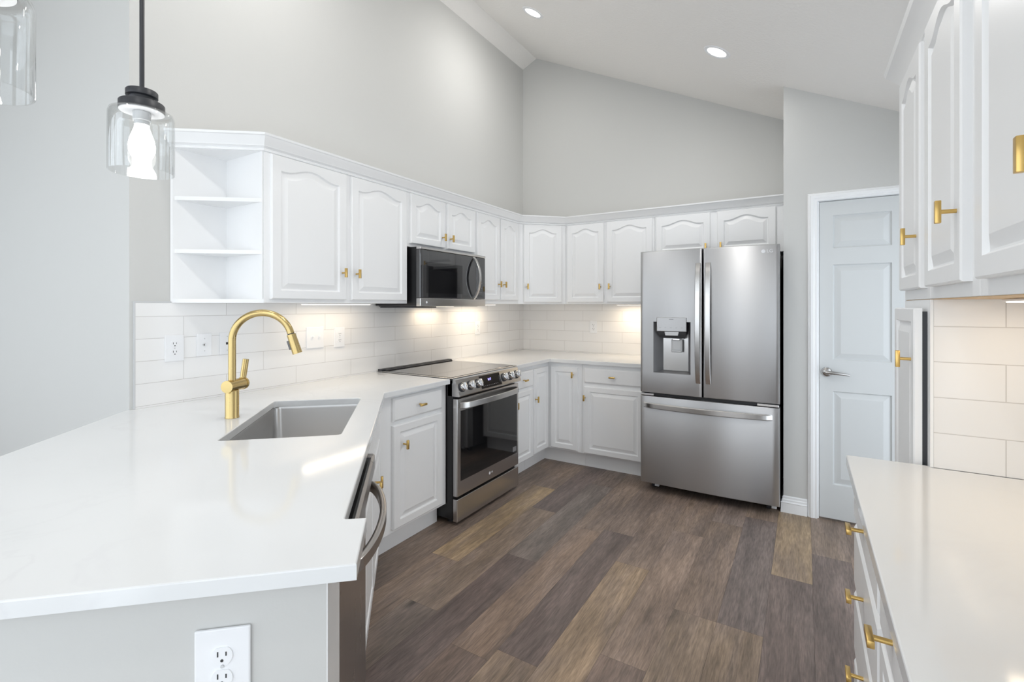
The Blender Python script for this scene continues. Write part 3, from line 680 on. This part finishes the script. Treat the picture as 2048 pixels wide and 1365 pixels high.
# ------------------------------------------------------------------ wall plates
def wall_plate(name, label, cat, loc, rz, w, h, kind, group=None):
    """local: x along the wall, -y out of the wall, z up, centre at the origin"""
    t = thing(name, label, cat, loc, rz, group)
    mb = MB(); mb.box(-w / 2, w / 2, -.006, 0, -h / 2, h / 2, .0028); mb.build('cover_plate', M['plastic'], t)
    if kind == 'outlet':
        for zc in (.0195, -.0195):
            mb = MB(); ring = []
            pts = [(.0172 * math.cos(a), max(-.0145, min(.0145, .0172 * math.sin(a)))) for a in [2 * PI * i / 32 for i in range(32)]]
            mb.loops([[(x, -.0055, z + zc) for x, z in pts], [(x, -.0082, z + zc) for x, z in pts]]); s = mb.build('receptacle', M['plastic'], t, smooth=40)
            MB().box(-.0078, -.0056, -.0086, -.008, zc - .001, zc + .008).build('slot', M['slot'], s); MB().box(.0056, .0078, -.0086, -.008, zc, zc + .007).build('slot', M['slot'], s); MB().cyl((0, -.008, zc - .008), (0, -.0086, zc - .008), .0026, n=14).build('ground_hole', M['slot'], s)
        mb = MB(); mb.cyl((0, -.005, 0), (0, -.0075, 0), .003, n=14); mb.build('screw', M['light_plastic'], t)
    elif kind == 'jack':
        mb = MB(); mb.cyl((0, -.005, 0), (0, -.012, 0), .0055, n=6); mb.cyl((0, -.012, 0), (0, -.019, 0), .0042, n=14); mb.build('coaxial_jack', M['nickel'], t)
        for z in (.03, -.03): MB().cyl((0, -.005, z), (0, -.0072, z), .0028, n=12).build('screw', M['light_plastic'], t)
    elif kind == 'phone':
        mb = MB(); mb.box(-.007, .007, -.0066, -.005, -.006, .006); mb.build('phone_socket', M['slot'], t)
        for z in (.035, -.035): MB().cyl((0, -.005, z), (0, -.0072, z), .0028, n=12).build('screw', M['light_plastic'], t)
    elif kind == 'switch':
        for x in (-.023, .023):
            mb = MB(); mb.box(x - .0055, x + .0055, -.0075, -.005, -.0125, .0125, .0008); tb = mb.build('toggle_frame', M['plastic'], t)
            mb = MB(); mb.box(-.0038, .0038, -.016, 0, -.005, .005, .0015, mat=Matrix.Translation((x, -.006, .002)) @ Matrix.Rotation(-.5, 4, 'X')); mb.build('toggle', M['plastic'], tb)
    return t
LW = PI / 2
wall_plate('wall_outlet', 'white outlet plate at the left end of the tile, left of the faucet', 'outlet', (.0082, -3.278, 1.173), LW, .081, .124, 'outlet')
wall_plate('cable_plate', 'white cable jack plate with a metal connector, left of the faucet', 'wall plate', (.0082, -3.147, 1.180), LW, .070, .112, 'jack')
wall_plate('phone_plate', 'white wall plate half hidden behind the faucet spout', 'wall plate', (.0082, -3.038, 1.180), LW, .072, .112, 'phone')
wall_plate('light_switch', 'white double toggle switch plate under the lit cabinet', 'light switch', (.0082, -2.521, 1.180), LW, .120, .128, 'switch')
wall_plate('wall_outlet', 'white outlet plate just right of the double switch', 'outlet', (.0082, -2.344, 1.172), LW, .080, .124, 'outlet')
wall_plate('wall_outlet', 'white outlet plate on the left wall tile right of the range', 'outlet', (.0082, -.836, 1.172), LW, .075, .118, 'outlet')
wall_plate('wall_outlet', 'white outlet plate on the back wall tile left of the refrigerator', 'outlet', (.794, -.0082, 1.166), 0, .072, .116, 'outlet')
wall_plate('wall_outlet', 'large white outlet plate on the near end of the peninsula half wall', 'outlet', (*PW(S1 + .0004, -.184), .738), math.atan2(E2.y, E2.x), .090, .132, 'outlet')

# ------------------------------------------------------------------ refrigerator
fr = thing('refrigerator', 'stainless steel french door refrigerator with ice and water dispenser', 'refrigerator', (0, 0, 0))
FX0, FX1, FY = 1.4885, 2.394, -.830
MB().box(FX0 + .006, FX1 - .006, -.742, -.06, .055, 1.735, .004).build('cabinet_body', M['charcoal'], fr)
for x in (FX0 + .07, FX1 - .07):
    MB().cyl((x - .012, -.70, .030), (x + .012, -.70, .030), .030, n=20).build('roller', M['black_matte'], fr)
    MB().box(x + .02, x + .05, -.77, -.74, .03, .05, .002).build('leveling_foot', M['light_plastic'], fr)
MB().box(FX0 + .01, FX1 - .01, -.745, -.72, .055, .09).build('toe_grille', M['black_matte'], fr)
def crowned_door(name, x0, x1, z0, z1, bulge, cx_, half, yb=-.748, hole=None):
    """front face gently bowed across the whole refrigerator width"""
    f = lambda x: FY + .004 - bulge * (1 - ((x - cx_) / half) ** 2)
    r = .007; mb = MB()
    xs = [x0 + (x1 - x0) * i / 20 for i in range(21)]
    if hole:
        hx0, hx1, hz0, hz1 = hole
        xs = sorted(set([x for x in xs if abs(x - hx0) > .006 and abs(x - hx1) > .006] + [hx0, hx1]))
    xs = [x0 + r * .3, x0 + r] + [x for x in xs if x0 + r < x < x1 - r] + [x1 - r, x1 - r * .3]
    zs = [z0, z0 + r * .3, z0 + r] + ([hole[2], hole[3]] if hole else []) + [z1 - r, z1 - r * .3, z1]
    def off(x, z):
        d = min(x - x0, x1 - x, z - z0, z1 - z); d = max(0, min(r, d)); return r - math.sqrt(max(0, r * r - (r - d) ** 2))
    xs = [x0] + xs + [x1]
    G = [[mb.bm.verts.new((x, f(x) + off(x, z), z)) for z in zs] for x in xs]
    B = [[mb.bm.verts.new((x, yb, z)) for z in zs] for x in xs]
    for i in range(len(xs) - 1):
        for j in range(len(zs) - 1):
            inh = hole and xs[i] >= hole[0] - 1e-6 and xs[i + 1] <= hole[1] + 1e-6 and zs[j] >= hole[2] - 1e-6 and zs[j + 1] <= hole[3] + 1e-6
            if inh: continue
            mb.bm.faces.new((G[i][j], G[i + 1][j], G[i + 1][j + 1], G[i][j + 1])); mb.bm.faces.new((B[i][j], B[i][j + 1], B[i + 1][j + 1], B[i + 1][j]))
    nx, nz = len(xs) - 1, len(zs) - 1
    for i in range(nx):
        mb.bm.faces.new((G[i][0], B[i][0], B[i + 1][0], G[i + 1][0])); mb.bm.faces.new((G[i][nz], G[i + 1][nz], B[i + 1][nz], B[i][nz]))
    for j in range(nz):
        mb.bm.faces.new((G[0][j], G[0][j + 1], B[0][j + 1], B[0][j])); mb.bm.faces.new((G[nx][j], B[nx][j], B[nx][j + 1], G[nx][j + 1]))
    return mb.build(name, M['steel'], fr, smooth=35), f
CX, HALF = (FX0 + FX1) / 2, (FX1 - FX0) / 2
HO = (1.585, 1.846, .884, 1.256)
ld, f = crowned_door('left_door', FX0, 1.9225, .732, 1.772, .012, CX, HALF, hole=HO)
rd, f = crowned_door('right_door', 1.9305, FX1, .732, 1.772, .012, CX, HALF)
fd, f = crowned_door('freezer_drawer', FX0, FX1, .066, .708, .012, CX, HALF)
def v_handle(parent, x0, x1, z0, z1, lean):
    mb = MB(); n = 24
    for i in range(1):
        rings = []
        for k in range(n + 1):
            t = k / n; z = z0 + (z1 - z0) * t; b = .042 * (math.sin(PI * t) ** .45 if 0 < t < 1 else 0)
            y = f((x0 + x1) / 2) - .002 - b
            h = .012
            rings.append([(x0, y + .004, z), (x0 + .003, y, z), (x1 - .003, y, z), (x1, y + .004, z), (x1, y + h, z), (x0, y + h, z)])
        mb.loops(rings)
    o = mb.build('door_handle', M['steel_h'], parent, smooth=35); return o
v_handle(ld, 1.880, 1.914, .828, 1.670, 0); v_handle(rd, 1.946, 1.980, .828, 1.670, 0)
mb = MB(); rings = []
for k in range(31):
    t = k / 30; x = 1.512 + (2.352 - 1.512) * t; b = .046 * (math.sin(PI * t) ** .45 if 0 < t < 1 else 0); y = f(x) - .002 - b
    rings.append([(x, y + .005, .622), (x, y, .627), (x, y, .655), (x, y + .005, .661), (x, y + .013, .661), (x, y + .013, .622)])
mb.loops(rings); mb.build('drawer_handle', M['steel_h'], fd, smooth=35)
# dispenser recess
dp = MB(); hx0, hx1, hz0, hz1 = HO; yf = f(1.7) + .001; yb = yf + .075
rim = [(hx0, yf + .001, hz0), (hx1, yf + .001, hz0), (hx1, yf + .001, hz1), (hx0, yf + .001, hz1)]
bk = [(hx0 + .05, yb, hz0 + .012), (hx1 - .025, yb, hz0 + .012), (hx1 - .025, yb, hz1), (hx0 + .05, yb, hz1)]
dp.loops([rim, bk], cap0=False, cap1=True)
ds = dp.build('dispenser_recess', M['grey_plastic'], ld)
mb = MB(); mb.box(hx0 + .055, hx1 - .03, yb - .002, yb - .0005, hz0 + .014, hz1 - .09); mb.build('recess_back', M['steel_h'], ds)
mb = MB(); mb.box(1.611, 1.820, yf - .010, yb - .003, 1.186, 1.288, .004); mb.build('control_panel', M['steel'], ds)
mb = MB(); rings = []
for z, i, y0 in ((1.186, 0, yf - .002), (1.165, .006, yf + .006), (1.136, .03, yf + .028)): rings.append([(1.615 + i, y0, z), (1.816 - i * .5, y0, z), (1.816 - i * .5, yb - .004, z), (1.615 + i, yb - .004, z)])
mb.loops(rings); mb.build('nozzle_housing', M['charcoal'], ds)
mb = MB(); mb.prism([(0, 0), (1, 0), (1, 1), (0, 1)], 0, 1)
for v in mb.bm.verts:
    x, y, z = v.co; ins = .006 * (1 - z); v.co = Vector((1.668 + ins + x * (.098 - 2 * ins), yf + .001 - y * .012, 1.158 + z * .026))
mb.build('nozzle_cover', M['light_plastic'], ds)
mb = MB(); mb.box(1.704, 1.782, yf + .040, yf + .046, 1.035, 1.128, .005); mb.box(1.712, 1.774, yf + .037, yf + .040, 1.052, 1.12, .002); mb.box(1.710, 1.776, yf + .030, yf + .041, 1.038, 1.050, .003); mb.build('paddle', M['light_plastic'], ds)
mb = MB(); mb.box(1.715, 1.765, yf + .03, yf + .06, 1.122, 1.137, .003); mb.build('spout_tip', M['chrome'], ds)
for j in range(5): MB().box(1.63 + .038 * j, 1.642 + .038 * j, yf - .0106, yf - .0101, 1.212, 1.214).build('key_mark', M['faint_print'], ds)
MB().box(1.70, 1.73, yf - .0106, yf - .0101, 1.272, 1.276).build('key_mark', M['faint_print'], ds)
# hinges between doors and drawer, top hinge covers
for x0, x1 in ((FX0 + .004, FX0 + .10), (FX1 - .13, FX1 - .004)):
    mb = MB(); mb.box(x0, x1, -.835, -.75, .7125, .7275, .002); mb.build('door_hinge', M['chrome'], fr)
MB().box(FX0 + .02, FX1 - .02, -.80, -.749, .709, .731).build('gasket', M['black'], fr)
for x0, x1 in ((FX0 + .01, FX0 + .09), (FX1 - .09, FX1 - .01)):
    MB().box(x0, x1, -.79, -.66, 1.7365, 1.768, .004).build('hinge_cover', M['charcoal'], fr)
xl = 2.325; yl = f(xl) - .0004
FM = lambda x, z: Matrix(((1, 0, 0, x), (0, 0, -1, f(x) - .0003), (0, 1, 0, z), (0, 0, 0, 1)))
mb = MB(); mb.cyl((2.300, f(2.300) + .002, 1.729), (2.300, f(2.300) - .0008, 1.729), .012, n=28); mb.build('emblem', M['print'], rd)
text_mesh('emblem_letters', 'LG', .030, M['print'], rd, FM(2.338, 1.729))

# ------------------------------------------------------------------ right-hand run
RX = 2.677; RU = 2.835
right = lambda y: y
# base drawers (front faces -x): local x runs towards -y
bd = cabinet('base_cabinet', 'white base cabinet with a stack of four drawers at the right', 'cabinet', (RX, -2.602, 0), -PI / 2, .575, XR - RX - .002, BZ0, BZ1, [],
             [(.012, .563, .742, .868), (.012, .563, .545, .722), (.012, .563, .345, .525), (.012, .563, .145, .325)], TOE)
cabinet('base_cabinet', 'white base cabinet nearest the camera on the right, two drawers above a door', 'cabinet', (RX, -3.178, 0), -PI / 2, .62, XR - RX - .002, BZ0, BZ1,
        [(.012, .608, .145, .722, False, (.57, .64))], [(.012, .342, .742, .868), (.352, .608, .742, .868)], TOE)
slab('worktop', 'white quartz worktop of the right-hand desk run', [(2.640, -2.583), (2.640, -3.82), (XR - .001, -3.82), (XR - .001, -2.598), (2.84, -2.598), (2.833, -2.583)], [], CZ0, CZ1, M['quartz'])
# tall end cabinet behind the worktop
te = cabinet('tall_cabinet', 'narrow white tall cabinet at the far end of the right worktop', 'cabinet', (RU, -2.20, 0), -PI / 2, .385, XR - RU - .002, .10, 1.3895,
             [], [], .06)
cab_door(te, .020, .365, .13, 1.365, False, (.325, 1.212), sx=.04, rail=.04, dy=-.012)
MB().box(.355, .362, -.0118, -.0005, .14, 1.355).build('door_gap_shade', M['black_matte'], te)  # black strip painted in for the shade of the door gap
splash('tile_backsplash', 'warm lit white tile on the side of the tall cabinet at the right', MB().box(RU + .008, XR - .001, -2.5970, -2.5860, .9145, 1.3895), TR)
mb = MB(); mb.box(RU, RU + .0075, -2.598, -2.5858, .9145, 1.3895); tag(mb.build('tile_edge_trim', M['white']), 'thin white edge strip beside the lit tile at the right', 'trim strip')
# right upper cabinets
def right_upper(label, y0, y1, doors):
    ds = [(y0 - a, y0 - b, 1.424, 2.140, True, (y0 - k, 1.580)) for a, b, k in doors]
    c = cabinet('wall_cabinet', label, 'cabinet', (RU, y0, 0), -PI / 2, y0 - y1, XR - RU - .002, 1.3915, 2.165, ds)
    MB().box(.001, y0 - y1 - .001, .004, XR - RU - .004, 1.3898, 1.3912).build('underside', M['wood'], c)
    return c
right_upper('white wall cabinet door farthest away on the right run, above the tall cabinet', -2.20, -2.5975, [(-2.225, -2.567, -2.525)])
right_upper('white wall cabinet with one door in the middle of the right run', -2.5985, -3.050, [(-2.640, -3.000, -2.972)])
right_upper('white wall cabinet nearest the camera on the right, cut by the picture edge', -3.051, -3.60, [(-3.100, -3.560, -3.450)])
cpr = [(0.0005, 2.142), (.006, 2.142), (.008, 2.149), (.012, 2.152), (.014, 2.160), (.038, 2.195), (.050, 2.206), (.054, 2.224), (0.0005, 2.224)]
tag(sweep([(XR - .3, -2.1995), (RU, -2.1995), (RU, -3.60)], cpr, left=False).build('crown_moulding', M['white'], smooth=25), 'white crown moulding along the top of the right wall cabinets', 'moulding')

# ------------------------------------------------------------------ kitchen lights and added unseen fill downlights
WARM = (1.0, 0.80, 0.56)
def led_bar(label, x0, x1, y0, y1, z, power, along_y):
    t = thing('under_cabinet_light', label, 'light', ((x0 + x1) / 2, (y0 + y1) / 2, z))
    a, b = (x1 - x0) / 2, (y1 - y0) / 2
    MB().box(-a, a, -b, b, -.006, -.0003, .0015).build('housing', M['plastic'], t)
    MB().box(-a + .006, a - .006, -b + .006, b - .006, -.0095, -.0062, .001).build('diffuser', M['led'], t)
    l = area_light('led_glow', (0, 0, -.014), (0, 0, -1), 2 * a if not along_y else .05, 2 * b if along_y else .05, power, WARM); l.parent = t
    return t
led_bar('lit strip light under the cabinet left of the microwave', .12, .19, -2.70, -2.24, UZ0 - .0005, .75, True)
led_bar('lit strip light under the cabinet right of the microwave', .12, .19, -1.20, -.80, UZ0 - .0005, 1.4, True)
led_bar('lit strip light under the back wall cabinet beside the refrigerator', 1.08, 1.42, -.19, -.12, UZ0 - .0005, 1.6, False)
led_bar('lit strip light under the right wall cabinets', 2.95, 3.02, -3.2, -2.72, 1.3890, .8, True)
l = area_light('cooktop_lamp_glow', (.11, -1.53, 1.355), (0, 0, -1), .1, .28, .7, WARM)

def pendant(label, x, y, zb, bulb_w):
    zt = ceil_z(x) - .002
    t = thing('pendant_light', label, 'pendant light', (x, y, zb))
    L = lambda z: z - zb
    r0 = .0725
    mb = MB(); mb.lathe([(r0 - .0013, 0), (r0, .0015), (r0, .150), (r0 - .003, .160), (r0 - .012, .1655), (.044, .1665)], n=64, cap0=False, cap1=False)
    mb.lathe([(r0 - .0026, .0008), (r0 - .0026, .149), (r0 - .005, .158), (r0 - .013, .163), (.044, .1645)], n=64, cap0=False, cap1=False)
    mb.build('glass_shade', M['glass'], t, smooth=60)
    mb = MB(); mb.lathe([(.0505, .1645), (.0505, .185), (.049, .187), (.033, .187), (.028, .190), (.028, .201), (.0355, .203), (.0355, .217), (.034, .219), (.010, .2195)], n=48); mb.build('cap', M['black_matte'], t, smooth=40)
    mb = MB(); mb.lathe([(.0495, .1643), (.0495, .1625), (.010, .1625)], n=48); mb.build('reflector_plate', M['plastic'], t)
    mb = MB(); mb.lathe([(.020, .1620), (.020, .140), (.017, .138), (.017, .128)], n=32); mb.build('socket', M['light_plastic'], t, smooth=40)
    mb = MB(); mb.lathe([(.003, .030), (.012, .033), (.023, .043), (.029, .058), (.030, .072), (.027, .090), (.021, .108), (.0165, .122), (.016, .130)], n=32); mb.build('bulb', M['bulb'], t, smooth=60)
    mb = MB(); mb.cyl((0, 0, .219), (0, 0, L(zt) - .015), .0055, n=16); mb.build('rod', M['black_matte'], t)
    mb = MB(); mb.lathe([(.06, L(zt) + .02), (.06, L(zt) - .045), (.055, L(zt) - .05), (.007, L(zt) - .052)], n=40); mb.build('ceiling_canopy', M['black_matte'], t, smooth=40)
    d = bpy.data.lights.new('bulb_glow', 'POINT'); d.energy = bulb_w; d.shadow_soft_size = .035; d.color = (1, .98, .95)
    o = bpy.data.objects.new('bulb_glow', d); COL.objects.link(o); o.parent = t; o.location = (0, 0, .02)
    return t
pendant('clear glass pendant light in front of the open end shelf', 1.02, -3.795, 1.726, 1.5)
pendant('clear glass pendant light cut off by the top left picture corner', 1.378, -4.165, 1.726, 1.5)

def downlight(label, x, y, power, group=None):
    z = ceil_z(x); nrm = Vector((.487, 0, 1)).normalized()
    t = thing('recessed_downlight', label, 'ceiling light', (x, y, z), 0, group)
    rot = Vector((-nrm.x, 0, -nrm.z)).to_track_quat('Z', 'Y').to_matrix().to_4x4()     # local z points out of the ceiling into the room
    mb = MB(); mb.lathe([(.060, .0012), (.064, .005), (.084, .005), (.088, .0012)], n=48, mat=rot, cap0=False, cap1=False); mb.build('trim_ring', M['plastic'], t, smooth=40)
    mb = MB(); mb.lathe([(.001, .003), (.061, .003), (.0615, .0015)], n=40, mat=rot, cap1=False); mb.build('lens', M['lens'], t)
    l = area_light('downlight_glow', tuple(rot @ Vector((0, 0, .012))), (0, 0, -1), .12, .12, power, (1, .98, .95)); l.data.shape = 'DISK'; l.parent = t
    l.rotation_euler = (-nrm).to_track_quat('-Z', 'Y').to_euler()
    return t
downlight('lit recessed ceiling light nearest the ceiling ridge', .726, -1.10, 6.3)
downlight('lit recessed ceiling light above the refrigerator', 2.048, -1.04, 6.3)
for i, (x, y) in enumerate(((.726, -3.0), (2.048, -3.0), (.726, -4.7), (2.048, -4.7))):  # unseen fittings, added to fill the room with light
    downlight('added unseen recessed ceiling light over the ' + ('sink side of the kitchen', 'right worktop walkway', 'living room near the ridge', 'living room near the right wall')[i], x, y, 7.5 if y > -4 else 4.5)
